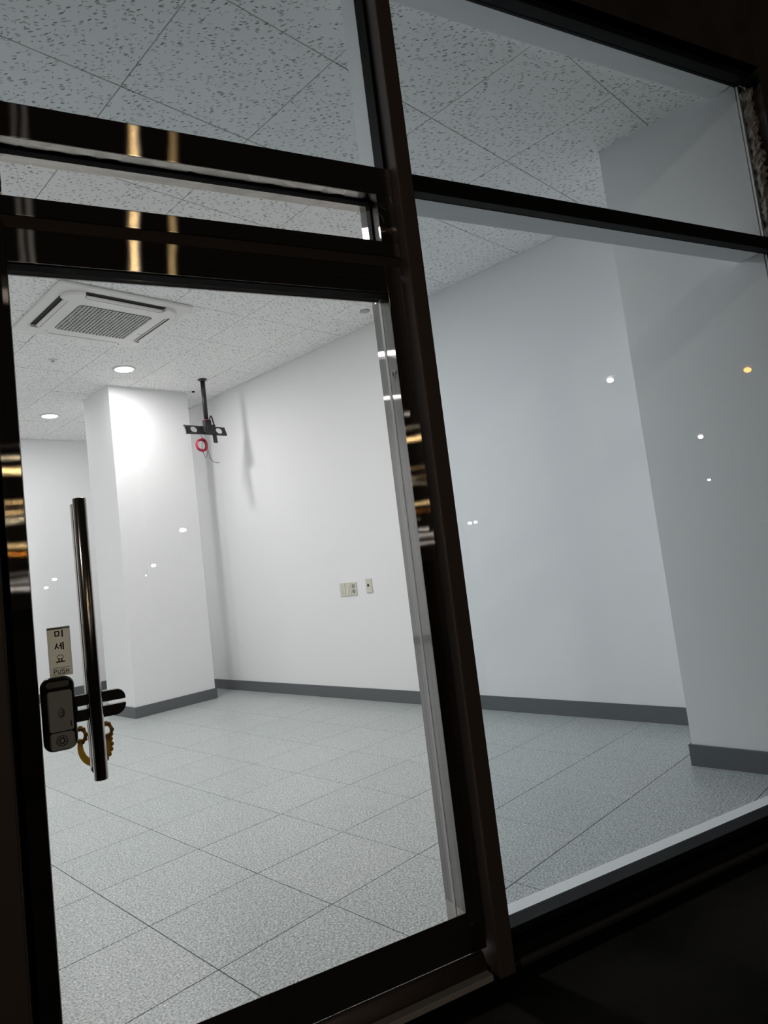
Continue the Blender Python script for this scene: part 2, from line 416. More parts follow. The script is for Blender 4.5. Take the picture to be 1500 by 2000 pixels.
m.prism([(CX-BT, CY1+BT), (CX, CY1), (xr(CY1)-BT, CY1), (xr(CY1)-BT, CY1+BT)], 0, BH)
tag(m.build('baseboard_column', SKIRT), 'grey skirting on the shaded column beside the window', 'skirting', 'structure')

# ------------------------------------------------------------------ outside
def sf(name, m, mat, kind=None): return m.build(name, mat, None, (0, 0, 0.0), 0.0, kind)
class SFB(MB):
    """builder whose x,y are u,n of the shop front"""
    def put(self, name, mat, origin, label=None, cat=None, kind=None):
        o = self.build(name, mat, None, origin, TH); return tag(o, label, cat, kind)
SFB().box(-90, 130, -150, 1.68, -0.20, -0.015).put('ground', GROUND, (20, -70, -0.1), 'dark paved ground outside the shop front', 'ground', 'structure')
SFB().box(-3.2, -0.1155, 1.70, 1.86, -0.05, 3.9).put('wall_front', EXTW, (-1.6, 1.78, 0), 'dark wall beside the glazed door', 'wall', 'structure')
SFB().box(-0.1155, 3.05, 1.69, 1.878, 3.150, 3.9).put('wall_front', EXTW, (1.5, 1.78, 3.15), 'dark facade above the shop window', 'wall', 'structure')
SFB().box(3.05, 7.5, 1.69, 1.776, -0.05, 3.9).put('wall_front', EXTW, (5.2, 1.73, 0), 'dark facade beyond the end of the shop window', 'wall', 'structure')
# chipped mortar at the end of the upper window
m = MB(); rng = random.Random(3); rings = []
nz = 46
for i in range(nz+1):
    z = 2.335 + (3.10-2.335)*i/nz; ring = []
    for k in range(9):
        a = 2*PI*k/9
        r = 0.020*(1 + 0.55*rng.uniform(-1, 1))
        ring.append((3.030 + r*math.cos(a)*1.0 + 0.006*math.sin(i*1.3), 1.745 + r*math.sin(a)*1.1, z + rng.uniform(-.006, .006)))
    rings.append(ring)
m.loft(rings)
tag(m.build('mortar_bead', MORTAR, None, (3.03, 1.745, 2.335), TH), 'rough chipped mortar along the end of the upper window', 'mortar')

# ------------------------------------------------------------------ shop front: post, window, transom light, door
ORG = (1.095, 1.74, 0.0)
post = root('trim_1', st(*ORG), TH, 'dark bronze upright post between door and window', 'post', 'structure')
def loc(m, o): bmesh.ops.translate(m.bm, verts=m.bm.verts, vec=-Vector(o)); return m
def part(m, name, mat, parent, o, label=None, kind=None): return loc(m, o).build(name, mat, parent, label=label, kind=kind)
part(MB().box(1.068, 1.1215, 1.668, 1.777, -0.015, 3.15, 0.005), 'mullion', POSTM, post, ORG)
part(MB().box(1.0685, 1.1155, 1.777, 1.888, 2.300, CEIL, 0.001), 'lining_board', BOARD, post, ORG, label='white lining board')
ORG2 = (-0.085, 1.74, 0.0)
lp = root('trim_2', st(*ORG2), TH, 'dark bronze upright post at the lock side of the door', 'post', 'structure')
part(MB().box(-0.1155, -0.054, 1.668, 1.777, -0.015, 3.15, 0.005), 'mullion', POSTM, lp, ORG2)
part(MB().box(-0.1155, -0.018, 1.7775, 1.817, 0.003, 2.057), 'door_stop', BLACK, lp, ORG2)

# window_1: the large two-part window
WO = (2.06, 1.75, 0.0)
w1 = root('window_1', st(*WO), TH, 'large tinted shop window with a black transom across it', 'window', 'structure')
U0, U1 = 1.1225, 3.048
m = MB(); m.box(U0, U1, 1.690, 1.7245, 2.275, 2.330, 0.002); m.box(U0, U1, 1.7245, 1.777, 2.3095, 2.324)
part(m, 'transom', BLACK, w1, WO)
part(MB().box(U0, U1, 1.7245, 1.737, 2.2790, 2.3090), 'glazing_bead', SEAL, w1, WO)
m = MB(); m.box(U0, U1, 1.690, 1.735, 0.063, 0.088, 0.002); m.box(U0, U1, 1.735, 1.776, 0.030, 0.072)
part(m, 'bottom_rail', BLACK, w1, WO)
part(MB().box(U0, U1, 1.684, 1.735, 0.012, 0.040, 0.003), 'sub_sill', BLACK, w1, WO)
part(MB().box(U0, U1, 1.72, 1.776, -0.015, 0.030), 'plinth', BLK, w1, WO)
m = MB(); m.box(U0, U1, 1.690, 1.735, 3.072, 3.100, 0.002); m.box(U0, U1, 1.735, 1.776, 3.098, 3.150)
part(m, 'top_rail', BLACK, w1, WO)
part(MB().box(U0, 3.020, 1.759, 1.765, 0.072, 2.3095), 'lower_pane', TINT, w1, WO)
part(MB().box(U0, 3.020, 1.759, 1.765, 2.322, 3.098), 'upper_pane', TINT, w1, WO)
part(MB().box(3.010, 3.047, 1.715, 1.776, 0.072, 2.280), 'end_stile', BLACK, w1, WO)
m = MB(); m.box(3.002, 3.010, 1.766, 1.776, 0.05, 2.30); m.box(3.002, 3.010, 1.766, 1.776, 2.33, 3.10)
part(m, 'sealant_strip', BOARD, w1, WO, label='white sealant strip')
# boards that line the opening
def board(name, m, label, o): return tag(loc(m, o).build(name, BOARD, None, (0,0,0), 0), label, 'board', 'structure')
def lining(name, label, u0, u1, n0, n1, z0, z1):
    o = ((u0+u1)/2, (n0+n1)/2, z0)
    return SFB().box(u0, u1, n0, n1, z0, z1, 0.002).put(name, BOARD, o, label, 'board', 'structure')
UE = 2.985
lining('trim_3', 'white lining board level with the window transom', 1.117, UE-.012, 1.778, 1.878, 2.308, 2.368)
lining('trim_4', 'white sill board lying along the floor under the window', 1.117, UE+.0, 1.777, 1.880, 0.0005, 0.042)
lining('trim_5', 'white lining board under the window head', -0.11, UE-.012, 1.778, 1.878, 3.104, CEIL)

# door surround: upper light, transom light and door
DO = (0.51, 1.75, 0.0)
w2 = root('window_2', st(0.51, 1.75, 2.25), TH, 'narrow glazed light between two steel bars over the door', 'window', 'structure')
WO2 = (0.51, 1.75, 2.25)
L0, L1 = -0.0535, 1.0675
m = MB(); m.box(L0, L1, 1.705, 1.817, 2.253, 2.342, 0.003)
part(m, 'head_bar', ST_H, w2, WO2)
part(MB().box(L0, L1, 1.705, 1.817, 2.057, 2.1046, 0.003), 'lower_bar', ST_H, w2, WO2)
part(MB().box(1.006, L1, 1.7052, 1.8168, 2.1046, 2.253), 'jamb', ST_R, w2, WO2)
part(MB().box(L0, 0.0, 1.7052, 1.8168, 2.1046, 2.253), 'jamb', ST_R, w2, WO2)
m = MB(); m.box(0.0, 1.006, 1.744, 1.768, 2.246, 2.253); m.box(1.000, 1.006, 1.744, 1.768, 2.1046, 2.246)
part(m, 'glazing_bead', SEAL, w2, WO2)
part(MB().box(0.0, 1.002, 1.753, 1.759, 2.1046, 2.25), 'pane', CLEAR, w2, WO2)
# sloped drip strip under the lower bar
part(MB().prism([(1.7075, 2.0565), (1.760, 2.0565), (1.760, 2.030), (1.722, 2.030)], L0, L1, 'x'), 'drip_strip', POSTM, w2, WO2)
part(MB().box(-0.0535, 0.000, 1.7245, 1.777, 2.342, 3.15), 'upper_stile', BLACK, w2, WO2)
w3 = SFB().box(-0.0, 1.0665, 1.7585, 1.7645, 2.3425, 3.103).put('window_3', TINT, (0.53, 1.76, 2.3425), 'square tinted upper pane above the door', 'window', 'structure')
b = MB(); b.box(1.056, 1.0675, 1.7245, 1.777, 2.3425, 3.10); b.box(-0.0, 1.056, 1.766, 1.777, 2.3425, 2.352)
b = part(b, 'glazing_bead', SEAL, w3, (0.53, 1.76, 2.3425))

d1 = root('door_1', st(*DO), TH, 'steel framed glass shop door with bar handles', 'door', 'structure')
ZT, ZB = 1.942, 0.166
part(MB().box(1.006, 1.0597, 1.705, 1.8126, 0.058, 2.026, 0.002), 'stile', ST_V, d1, DO)
part(MB().box(1.0056, 1.0061, 1.7065, 1.811, ZB, ZT), 'stile_reveal', ST_R, d1, DO)
part(MB().box(-0.041, 0.0, 1.705, 1.770, 0.058, 2.026, 0.002), 'stile', ST_V, d1, DO)
m = MB(); m.box(0.0, 1.006, 1.7053, 1.745, ZT, 2.026, 0.002)
part(m, 'top_rail', ST_H, d1, DO)
part(MB().box(0.0, 1.006, 1.709, 1.7445, ZT-0.004, ZT), 'rubber_seal', SEAL, d1, DO)
m = MB().prism([(1.7053, 0.060), (1.7053, ZB-.001), (1.7062, ZB), (1.757, ZB-.037), (1.770, ZB-.037), (1.770, 0.060)], 0.0, 1.006, 'x')
part(m, 'bottom_rail', flat('dark_dull_steel', (.060, .056, .052), .55, metal=.6, noise=.25, nscale=8), d1, DO)  # lack of lamp streaks put into a dark, dull steel colour
part(MB().box(0.0011, 1.0047, 1.757, 1.769, ZB-.06, ZT+.03), 'glass_pane', CLEAR, d1, DO)
m = MB(); m.box(1.0048, 1.0056, 1.7565, 1.7695, ZB-.03, ZT); m.box(0.0, 0.0010, 1.7565, 1.7695, ZB-.03, ZT); m.box(0.0, 1.006, 1.7695, 1.775, ZT-.004, ZT+.03)
part(m, 'glazing_bead', GASK, d1, DO)
# maker's stamp on the inner reveal: two arcs and worn strokes
m = MB()
for rr, a0, a1 in ((0.0165, 20, 175), (0.0125, 10, 165)):
    m.tube([(1.0052, 1.728 + rr*math.cos(math.radians(a))*.8, 1.693 + rr*math.sin(math.radians(a))) for a in [a0+(a1-a0)*k/14 for k in range(15)]], 0.0010, 5)
for k, zz in enumerate((1.693, 1.687, 1.681, 1.675)):
    m.box(1.0048, 1.0056, 1.723, 1.732 - 0.002*(k % 2), zz, zz+0.0014)
m.tube([(1.0052, 1.728 + .0055*math.cos(t), 1.690 + .010*math.sin(t)) for t in [2*PI*k/20 for k in range(20)]], 0.0006, 5, True)
part(m, 'stamp', GREYP, d1, DO, label='worn oval stamp')
# ends of the studs and pivot cover
part(MB().cyl((1.030, 1.704, 0.115), (1.030, 1.700, 0.115), 0.020, 24), 'pivot_cover', ST_V, d1, DO)

# pull handles: one bar each side of the glass, joined through it by two studs
HU, NF, NB, HR = 0.1135, 1.711, 1.815, 0.0152
for nn in (NF, NB):
    h = MB(); h.loft([[(HU + r*math.cos(t), nn + r*math.sin(t), z) for t in [2*PI*k/28 for k in range(28)]] for r, z in ((HR-.001, .742), (HR, .7432), (HR, 1.3776), (HR-.001, 1.3788))], True, True, True)
    hb = part(h, 'pull_handle', CHROME, d1, DO, label='polished steel bar handle')
    for zz in (0.90, 1.22):
        part(MB().cyl((HU, nn + (HR if nn < 1.76 else -HR), zz), (HU, 1.757 if nn < 1.76 else 1.769, zz), 0.007, 12), 'standoff', CHROME, hb, DO)

# lock: rounded case on the glass, cover, knob recess, forked keeper
LN0, LN1 = 1.724, 1.757
lc = (0.0385, 0.8985)
def ring(hx, hz, r, n): return [(a, n, b) for a, b in rrect(hx, hz, r, 6, lc[0], lc[1])]
lock = part(MB().loft([ring(.0340, .0800, .020, LN1), ring(.0352, .0812, .021, LN0+.010), ring(.0335, .0795, .020, LN0+.003), ring(.0295, .0755, .018, LN0)], True, True, True), 'door_lock', flat('glossy_black', (.02, .02, .021), .16), d1, DO, label='black rounded door lock')
part(MB().prism(rrect(.0255, .0440, .006, 5, lc[0]+.003, lc[1]+.007), LN0-.0022, LN0+.001, 'y'), 'cover', DARKP, lock, DO)
part(MB().prism(rrect(.0255, .0185, .008, 5, lc[0]+.003, lc[1]-.058), LN0-.0020, LN0+.001, 'y'), 'lower_cover', DARKP, lock, DO)
m = MB(); m.loft([[(lc[0]+.003 + q*.0070*math.cos(t), y, lc[1]+.004 + q*.0110*math.sin(t)) for t in [2*PI*k/24 for k in range(24)]] for q, y in ((1.0, LN0-.0020), (1.0, LN0-.0040), (.7, LN0-.0052))], True, True, True)
part(m, 'knob', GREYP, lock, DO)
part(MB().box(lc[0]+.0215, lc[0]+.0235, LN0-.0030, LN0-.0018, lc[1]-.028, lc[1]-.017), 'key_slot', INK, lock, DO)
m = MB()
for k in range(8):
    a = 2*PI*k/8; m.tube([(lc[0]+.002 + .0085*math.cos(a) + .0035*math.cos(t), LN0-.0022, lc[1]-.0575 + .0085*math.sin(a) + .0035*math.sin(t)) for t in [2*PI*q/10 for q in range(10)]], 0.0007, 5, True)
m.tube([(lc[0]+.002 + .005*math.cos(t), LN0-.0022, lc[1]-.0575 + .005*math.sin(t)) for t in [2*PI*q/14 for q in range(14)]], 0.0007, 5, True)
part(m, 'flower_emblem', BLK, lock, DO)
part(MB().loft([[(a, LN0+.004, b) for a, b in rrect(.0255, .0085, .007, 5, lc[0]+.001, lc[1]+.0655)], [(a, LN0-.0012, b) for a, b in rrect(.0235, .0065, .006, 5, lc[0]+.001, lc[1]+.0655)]], True, True), 'top_band', CHROME, lock, DO)
# keeper: two prongs with a gap, joined near the case, with an oval slot
K0, K1 = 1.741, 1.757
zc_, zt, zb = 0.9005, 0.929, 0.871
up = [(.070, zc_+.0047), (.181, zc_+.0047), (.1815, zc_+.007)] + [(.1815-.020+.020*math.cos(a), zt-.0205+.0205*math.sin(a)) for a in [PI/2*k/8 for k in range(9)]] + [(.070, zt)]
dn = [(.070, zb)] + [(.158, zb)] + [(.1815-.024+.024*math.cos(a), zb+.024+.024*math.sin(a)) for a in [-PI/2+PI/2*k/8 for k in range(9)]] + [(.181, zc_-.0047), (.070, zc_-.0047)]
m = MB(); m.prism(up, K0, K1, 'y'); m.prism(dn, K0, K1, 'y'); m.box(.070, .0775, K0, K1, zc_-.0048, zc_+.0048); m.box(.1015, .128, K0, K1, zc_-.0048, zc_+.0048)
part(m, 'keeper', BLK, lock, DO)

# sign with Korean lettering
SN = 1.7555
def stroke(m, a, b, w, n0=SN-.0009, n1=SN-.0003):
    a = Vector(a); b = Vector(b); d = (b-a).normalized(); q = Vector((-d.y, d.x))*w*.85
    m.prism([tuple(v) for v in (a-q, b-q, b+q, a+q)], n0, n1, 'y')
su0, su1, sz0, sz1 = 0.026, 0.0745, 0.9785, 1.0895
sgn = part(MB().prism(rrect((su1-su0)/2, (sz1-sz0)/2, .001, 2, (su0+su1)/2, (sz0+sz1)/2), SN, SN+.0014, 'y'), 'push_sign', SIGN, d1, DO, label='brass coloured push sign with Korean lettering')
m = MB(); cu = (su0+su1)/2
z = 1.0795                                                     # first syllable: a square and an upright
for a, b in (((cu-.008, z), (cu+.001, z)), ((cu-.008, z-.010), (cu+.001, z-.010)), ((cu-.0075, z), (cu-.0075, z-.010)), ((cu+.0005, z), (cu+.0005, z-.010))): stroke(m, a, b, .0016)
stroke(m, (cu+.0075, z+.002), (cu+.0075, z-.0135), .0018)
z = 1.0525                                                     # second syllable
stroke(m, (cu-.0045, z), (cu-.0095, z-.0125), .0017); stroke(m, (cu-.0065, z-.006), (cu-.0015, z-.0120), .0015)
stroke(m, (cu-.001, z-.0055), (cu+.0035, z-.0055), .0015); stroke(m, (cu+.0035, z+.001), (cu+.0035, z-.014), .0017); stroke(m, (cu+.0078, z+.002), (cu+.0078, z-.0155), .0018)
z = 1.0235                                                     # third syllable: a ring over a two-legged bar
m.tube([(cu+.0065*math.cos(t), SN-.0005, z-.002+.0045*math.sin(t)) for t in [2*PI*k/22 for k in range(22)]], .0007, 5, True)
stroke(m, (cu-.003, z-.0065), (cu-.003, z-.0125), .0016); stroke(m, (cu+.003, z-.0065), (cu+.003, z-.0125), .0016); stroke(m, (cu-.0095, z-.013), (cu+.0095, z-.013), .0017)
part(m, 'lettering', INK, sgn, DO)
m = MB(); zb_, zt_ = 0.9845, 0.9935; w = .0010; x = cu-.0150     # PUSH
def S(a, b): stroke(m, (x+a[0]*.0058, zb_+a[1]*(zt_-zb_)), (x+b[0]*.0058, zb_+b[1]*(zt_-zb_)), w)
for seg in (((0,0),(0,1)), ((0,1),(.85,1)), ((.85,1),(.85,.5)), ((.85,.5),(0,.5))): S(*seg)
x += .0085
for seg in (((0,1),(0,.1)), ((0,.05),(.9,.05)), ((.9,.1),(.9,1))): S(*seg)
x += .0085
for seg in (((.9,1),(0,1)), ((0,1),(0,.5)), ((0,.5),(.9,.5)), ((.9,.5),(.9,0)), ((.9,0),(0,0))): S(*seg)
x += .0085
for seg in (((0,0),(0,1)), ((.9,0),(.9,1)), ((0,.5),(.9,.5))): S(*seg)
part(m, 'english_lettering', INK, sgn, DO)
m = MB()
for a, b in (((su0+.006, .9975), (su1-.004, .9975)), ((su0+.006, .9825), (su1-.004, .9825))): stroke(m, a, b, .0007)
m.box(su0+.001, su1-.001, SN-.0006, SN+.0002, sz1-.0050, sz1-.0012)
part(m, 'printed_border', DARKP, sgn, DO)

# threshold
TO = (0.5, 1.72, 0.0)
t1 = root('trim_6', st(*TO), TH, 'steel door threshold with a rounded ridge', 'threshold', 'structure')
part(MB().box(-0.053, 1.050, 1.676, 1.708, -0.014, 0.002, 0.0015), 'nosing', flat('worn_aluminium', (.55, .53, .51), .5, metal=.2), t1, TO)
part(MB().box(-0.053, 1.066, 1.7095, 1.776, -0.014, 0.003, 0.001), 'plate', BLACK, t1, TO)
def ridge(u0, u1): return MB().prism([(1.722 + .016*math.cos(a)*1.2, 0.0032 + .044*math.sin(a)) for a in [PI*k/12 for k in range(13)]], u0, u1, 'x', True)
part(ridge(-0.05, 0.405), 'ridge', CHROME, t1, TO); part(ridge(0.408, 1.05), 'ridge', POSTM, t1, TO)

# gold wreath-like ornament inside the door
GO = (0.110, 1.843, 0.75)
gr = root('ornament', st(*GO), TH, 'gold knobbly horseshoe shaped ornament behind the lower end of the door handle', 'ornament')
gc = (0.1125, 0.802); gn = 1.843
arc = [(gc[0] + .0315*math.cos(a), gn, gc[1] - .006 + .043*math.sin(a)) for a in [math.radians(155 + (385-155)*k/30) for k in range(31)]]
part(MB().tube(arc, [.0055 + .003*math.sin(PI*k/30) for k in range(31)], 10), 'bow', GOLD, gr, GO)
for sgnx in (-1, 1):
    m = MB(); ex, ez = gc[0] + sgnx*.0295, gc[1] + .020
    m.tube([(ex + .0115*math.cos(t), gn, ez + .0150*math.sin(t)) for t in [2*PI*k/20 for k in range(20)]], .0042, 8, True)
    for a, rr in ((95, .0068), (60, .005), (130, .0052), (180, .0056), (215, .0054), (250, .0050), (0, .005), (320, .005)):
        t = math.radians(a if sgnx > 0 else 180 - a); m.ball((ex + .0130*math.cos(t), gn, ez + .0170*math.sin(t)), rr)
    part(m, 'floral_end', GOLD, gr, GO)
m = MB()
for k in range(5): m.ball((gc[0] + .038*math.cos(math.radians(-50+16*k)), gn, gc[1] - .012 + .044*math.sin(math.radians(-50+16*k))), .0062)
part(m, 'beading', GOLD, gr, GO)
part(MB().cyl((gc[0]-.006, 1.772, gc[1]-.048), (gc[0]-.006, gn, gc[1]-.048), .004, 10), 'peg', GOLD, gr, GO)
part(MB().cyl((gc[0]-.006, 1.769, gc[1]-.048), (gc[0]-.006, 1.7725, gc[1]-.048), .009, 14), 'suction_pad', GREYP, gr, GO)

# ------------------------------------------------------------------ ceiling fittings
LENS = glow('lit_diffuser', (1.0, 0.97, 0.93), 9.0)
RIMM = flat('white_rim', (0.82, 0.82, 0.81), 0.4)
def downlight(x, y, label, watts=DOWNLIGHT_W):
    r = root('downlight', (x, y, CEIL), 0, label, 'ceiling light', None, 'recessed downlights')
    MB().lathe([(.079, -.002), (.096, -.002), (.098, -.0005), (.094, -.006), (.080, -.008), (.079, -.002)][::-1][:5], (0,0,0), 40).build('rim', RIMM, r)
    MB().lathe([(.078, -.0085), (.0785, -.0050)], (0,0,0), 40).build('diffuser', LENS, r)
    l = bpy.data.lights.new('downlight_lamp', 'AREA'); l.shape = 'DISK'; l.size = 0.15; l.energy = watts; l.color = (1.0, 0.985, 0.98)
    lo = bpy.data.objects.new('downlight_lamp', l); COL.objects.link(lo); lo.parent = r; lo.location = (0, 0, -0.012)
    return r
downlight(2.757, 5.69, 'lit round downlight between the air conditioner and the hanging bracket', 18.0)
downlight(2.740, 7.48, 'lit round downlight nearest the rear wall')
downlight(0.72, 3.90, 'lit round downlight outside the view, beside the shop door', 12.0)
downlight(1.75, 3.30, 'lit round downlight hidden by the door header, nearest the shop front', FRONT_W)
downlight(0.72, 5.69, 'lit round downlight outside the view, level with the air conditioner', 17.0)
downlight(0.72, 7.48, 'lit round downlight outside the view, by the rear wall')

# four-way cassette air conditioner
AX, AY = 2.118, 4.628
ac = root('air_conditioner', (AX, AY, CEIL), 0, 'white square four way cassette air conditioner set in the ceiling', 'air conditioner')
rz = lambda hx, r, z: [(a, b, z) for a, b in rrect(hx, hx, r, 6)]
MB().loft([rz(.470, .03, -.001), rz(.474, .03, -.012), rz(.462, .03, -.019), rz(.425, .10, -.022)], False, True).build('outer_frame', WPLAST, ac)
def notched(h, dep, half, r):
    """rounded square with a notch for an air slot in the middle of each side"""
    base = []
    for q in range(4):
        c, s = math.cos(q*PI/2), math.sin(q*PI/2)
        side = [(h, -half), (h-dep*.75, -half+.008), (h-dep, -half+.03), (h-dep, half-.03), (h-dep*.75, half-.008), (h, half)]
        side += [(h-r+r*math.cos(a), h-r+r*math.sin(a)) for a in [PI/2*k/8 for k in range(1, 8)]]
        base += [(x*c-y*s, x*s+y*c) for x, y in side]
    return base
m = MB(); A = notched(.405, .058, .285, .115); B = notched(.396, .054, .283, .110)
m.loft([[(x, y, -.020) for x, y in A], [(x, y, -.040) for x, y in A], [(x, y, -.046) for x, y in B]], False, True)
m.build('panel', WPLAST, ac)
SLOT = flat('slot_dark', (0.012, 0.012, 0.012), 0.7)  # black plates hold the shade inside the open air slots
for q in range(4):
    m = MB(); m.box(.349, .404, -.282, .282, -.0235, -.0222); a = m.build('air_slot', SLOT, ac); a.rotation_euler = (0, 0, q*PI/2)
    v = MB(); prof = [(.353, -.045), (.360, -.0455), (.367, -.041), (.372, -.033), (.3725, -.0315), (.366, -.0390), (.360, -.0430), (.353, -.0430)]
    v.prism(prof, -.268, .268, 'y'); va = v.build('vane', WPLAST, ac); va.rotation_euler = (0, 0, q*PI/2)
gx0, gx1, gy0, gy1 = -.262, .262, -.245, .245
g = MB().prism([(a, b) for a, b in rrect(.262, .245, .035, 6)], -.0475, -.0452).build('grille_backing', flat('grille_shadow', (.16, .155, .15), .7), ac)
m = MB(); GB = flat('grille_bar', (.60, .60, .58), .45)
for k in range(21):
    x = -.25 + .5*k/20; e = .0 if abs(x) < .23 else .018
    m.box(x-.0042, x+.0042, -.243+e, .243-e, -.0525, -.0474)
m.build('grille_bars', GB, ac)
m = MB()
for k in range(15):
    y = -.228 + .456*k/14; e = .0 if abs(y) < .21 else .02
    m.box(-.260+e, .260-e, y-.0032, y+.0032, -.0505, -.0474)
m.build('grille_cross_bars', GB, ac)
MB().box(.30, .34, .10, .106, -.0475, -.0455).build('maker_plate', flat('pale_grey_print', (.45, .45, .45), .5), ac)
MB().prism([(-.30, .300), (-.278, .306), (-.290, .318)], -.0470, -.0455).build('indicator', flat('pale_grey_print', (.45, .45, .45), .5), ac)

def disc(name, x, y, r, z, mat, label, cat):
    o = MB().lathe([(r, -.0008), (r, -z*.7), (r*.92, -z), (r*.1, -z)], (0,0,0), 32).build(name, mat); o.location = (x, y, CEIL)
    return tag(o, label, cat)
sp = root('speaker_cover', (2.17, 3.905, CEIL), 0, 'flat round white cover on the ceiling beyond the air conditioner', 'ceiling cover')
MB().lathe([(.074, -.0008), (.075, -.004), (.070, -.006), (.069, -.004)], (0,0,0), 32).build('ring', WPLAST, sp)
MB().lathe([(.0685, -.0045), (.062, -.0065), (.01, -.008)], (0,0,0), 32).build('grille', flat('grey_mesh', (.70, .70, .69), .7), sp)
sk = root('sprinkler', (2.139, 5.68, CEIL), 0, 'small round sprinkler head on the ceiling behind the air conditioner', 'sprinkler')
MB().lathe([(.036, -.0008), (.036, -.004), (.030, -.007), (.017, -.008)], (0,0,0), 28).build('escutcheon', WPLAST, sk)
MB().lathe([(.012, -.008), (.010, -.022), (.016, -.0225), (.016, -.025)], (0,0,0), 20).build('deflector', WPLAST, sk)
disc('heat_detector', 3.80, 3.635, .040, .010, flat('grey_disc', (.50, .50, .49), .6), 'small round grey disc on the ceiling close to the long wall', 'detector')
disc('cable_grommet', 3.70, 6.13, .016, .012, BLK, 'tiny black grommet on the ceiling at the corner of the rear column', 'grommet')

# hanging screen bracket
MX, MY = 3.568, 5.724
tv = root('screen_bracket', (MX, MY, CEIL), 0, 'black ceiling pole with an empty screen mounting plate', 'bracket')
def lean(m):                                                   # the plate hangs tilted, its lower edge away from the shop front
    bmesh.ops.rotate(m.bm, verts=m.bm.verts, cent=(MX, PYF, (PZ0+PZ1)/2), matrix=Matrix.Rotation(math.radians(-24), 3, 'X')); return m
def tp(m, name, mat, label=None): return part(m, name, mat, tv, (MX, MY, CEIL), label)
tp(MB().lathe([(.046, -.0008), (.046, -.006), (.032, -.009), (.026, -.020)], (MX, MY, CEIL), 28), 'flange', MOUNTM)
tp(MB().cyl((MX, MY, CEIL-.01), (MX, MY, 2.74), .0225, 20), 'pole', MOUNTM)
tp(MB().cyl((MX, MY, 2.755), (MX, MY, 2.66), .0190, 20), 'inner_pole', flat('grey_steel', (.16, .15, .15), .35, metal=.8))
PYF = 5.742
def plate_with_holes(x0, x1, z0, z1, holes, r, y0, y1):
    m = MB(); cuts = [x0] + sum([[h-r-.012, h+r+.012] for h in holes], []) + [x1]
    for k in range(len(cuts)-1):
        a, b = cuts[k], cuts[k+1]
        if k % 2 == 0: m.box(a, b, y0, y1, z0, z1); continue
        hx = (a+b)/2; hz = (z0+z1)/2; n = 24; sq = []; ci = []
        for i in range(n):
            t = 2*PI*(i+.5)/n; c, s = math.cos(t), math.sin(t)
            k_ = min((b-a)/2/max(abs(c), 1e-6), (z1-z0)/2/max(abs(s), 1e-6))
            sq.append((hx+c*k_, hz+s*k_)); ci.append((hx+r*c, hz+r*s))
        m.loft([[(p[0], y0, p[1]) for p in sq], [(p[0], y0, p[1]) for p in ci], [(p[0], y1, p[1]) for p in ci], [(p[0], y1, p[1]) for p in sq], [(p[0], y0, p[1]) for p in sq]], False, False)
        for (cx_, cz_) in ((a, z0), (a, z1), (b, z0), (b, z1)):      # square off the corners
            near = sorted(sq, key=lambda p: (p[0]-cx_)**2 + (p[1]-cz_)**2)[:2]
            m.prism([(cx_, cz_)] + near, y0, y1, 'y')
    return m
PZ0, PZ1 = 2.586, 2.680
m = plate_with_holes(3.338, 3.790, PZ0, PZ1, (3.432, 3.712), .034, PYF, PYF+.003)
tp(lean(m), 'face_plate', MOUNTM)
m = MB(); m.box(3.338, 3.790, PYF+.003, PYF+.016, PZ0, PZ0+.003); m.box(3.338, 3.790, PYF+.003, PYF+.016, PZ1-.003, PZ1); m.box(3.338, 3.341, PYF-.012, PYF, PZ0+.012, PZ1)
tp(lean(m), 'plate_lip', MOUNTM)
m = MB(); m.box(MX-.036, MX+.036, MY-.034, MY+.018, 2.60, 2.715, .006); m.box(MX-.024, MX+.050, MY-.050, MY-.030, 2.590, 2.665, .004)
tp(m, 'clamp', MOUNTM)
tp(MB().lathe([(.040, 2.7155), (.040, 2.724), (.030, 2.730), (.021, 2.730)], (MX, MY-.008, 0), 24), 'collar', flat('plum_tape', (.13, .03, .06), .5))
m = MB(); m.hexa([(3.628, PYF-.022, 2.505), (3.672, PYF-.022, 2.505), (3.672, PYF-.016, 2.505), (3.628, PYF-.016, 2.505), (3.622, PYF-.006, 2.69), (3.666, PYF-.006, 2.69), (3.666, PYF, 2.69), (3.622, PYF, 2.69)])
tp(m, 'tilt_arm', MOUNTM)
pts = []
for k in range(15):
    t = k/14; pts.append((MX + .016 + .062*t, MY - .026, 2.70 + .085*math.sin(PI*min(1, t*1.25))*(1-.25*t) - .03*t))
tp(MB().tube(pts, .007, 8), 'black_lead', MOUNTM)
for bx_ in (3.36, 3.50, 3.76): tp(lean(MB().cyl((bx_, PYF-.001, PZ1-.012), (bx_, PYF-.004, PZ1-.012), .0045, 8)), 'screw', GREYP)

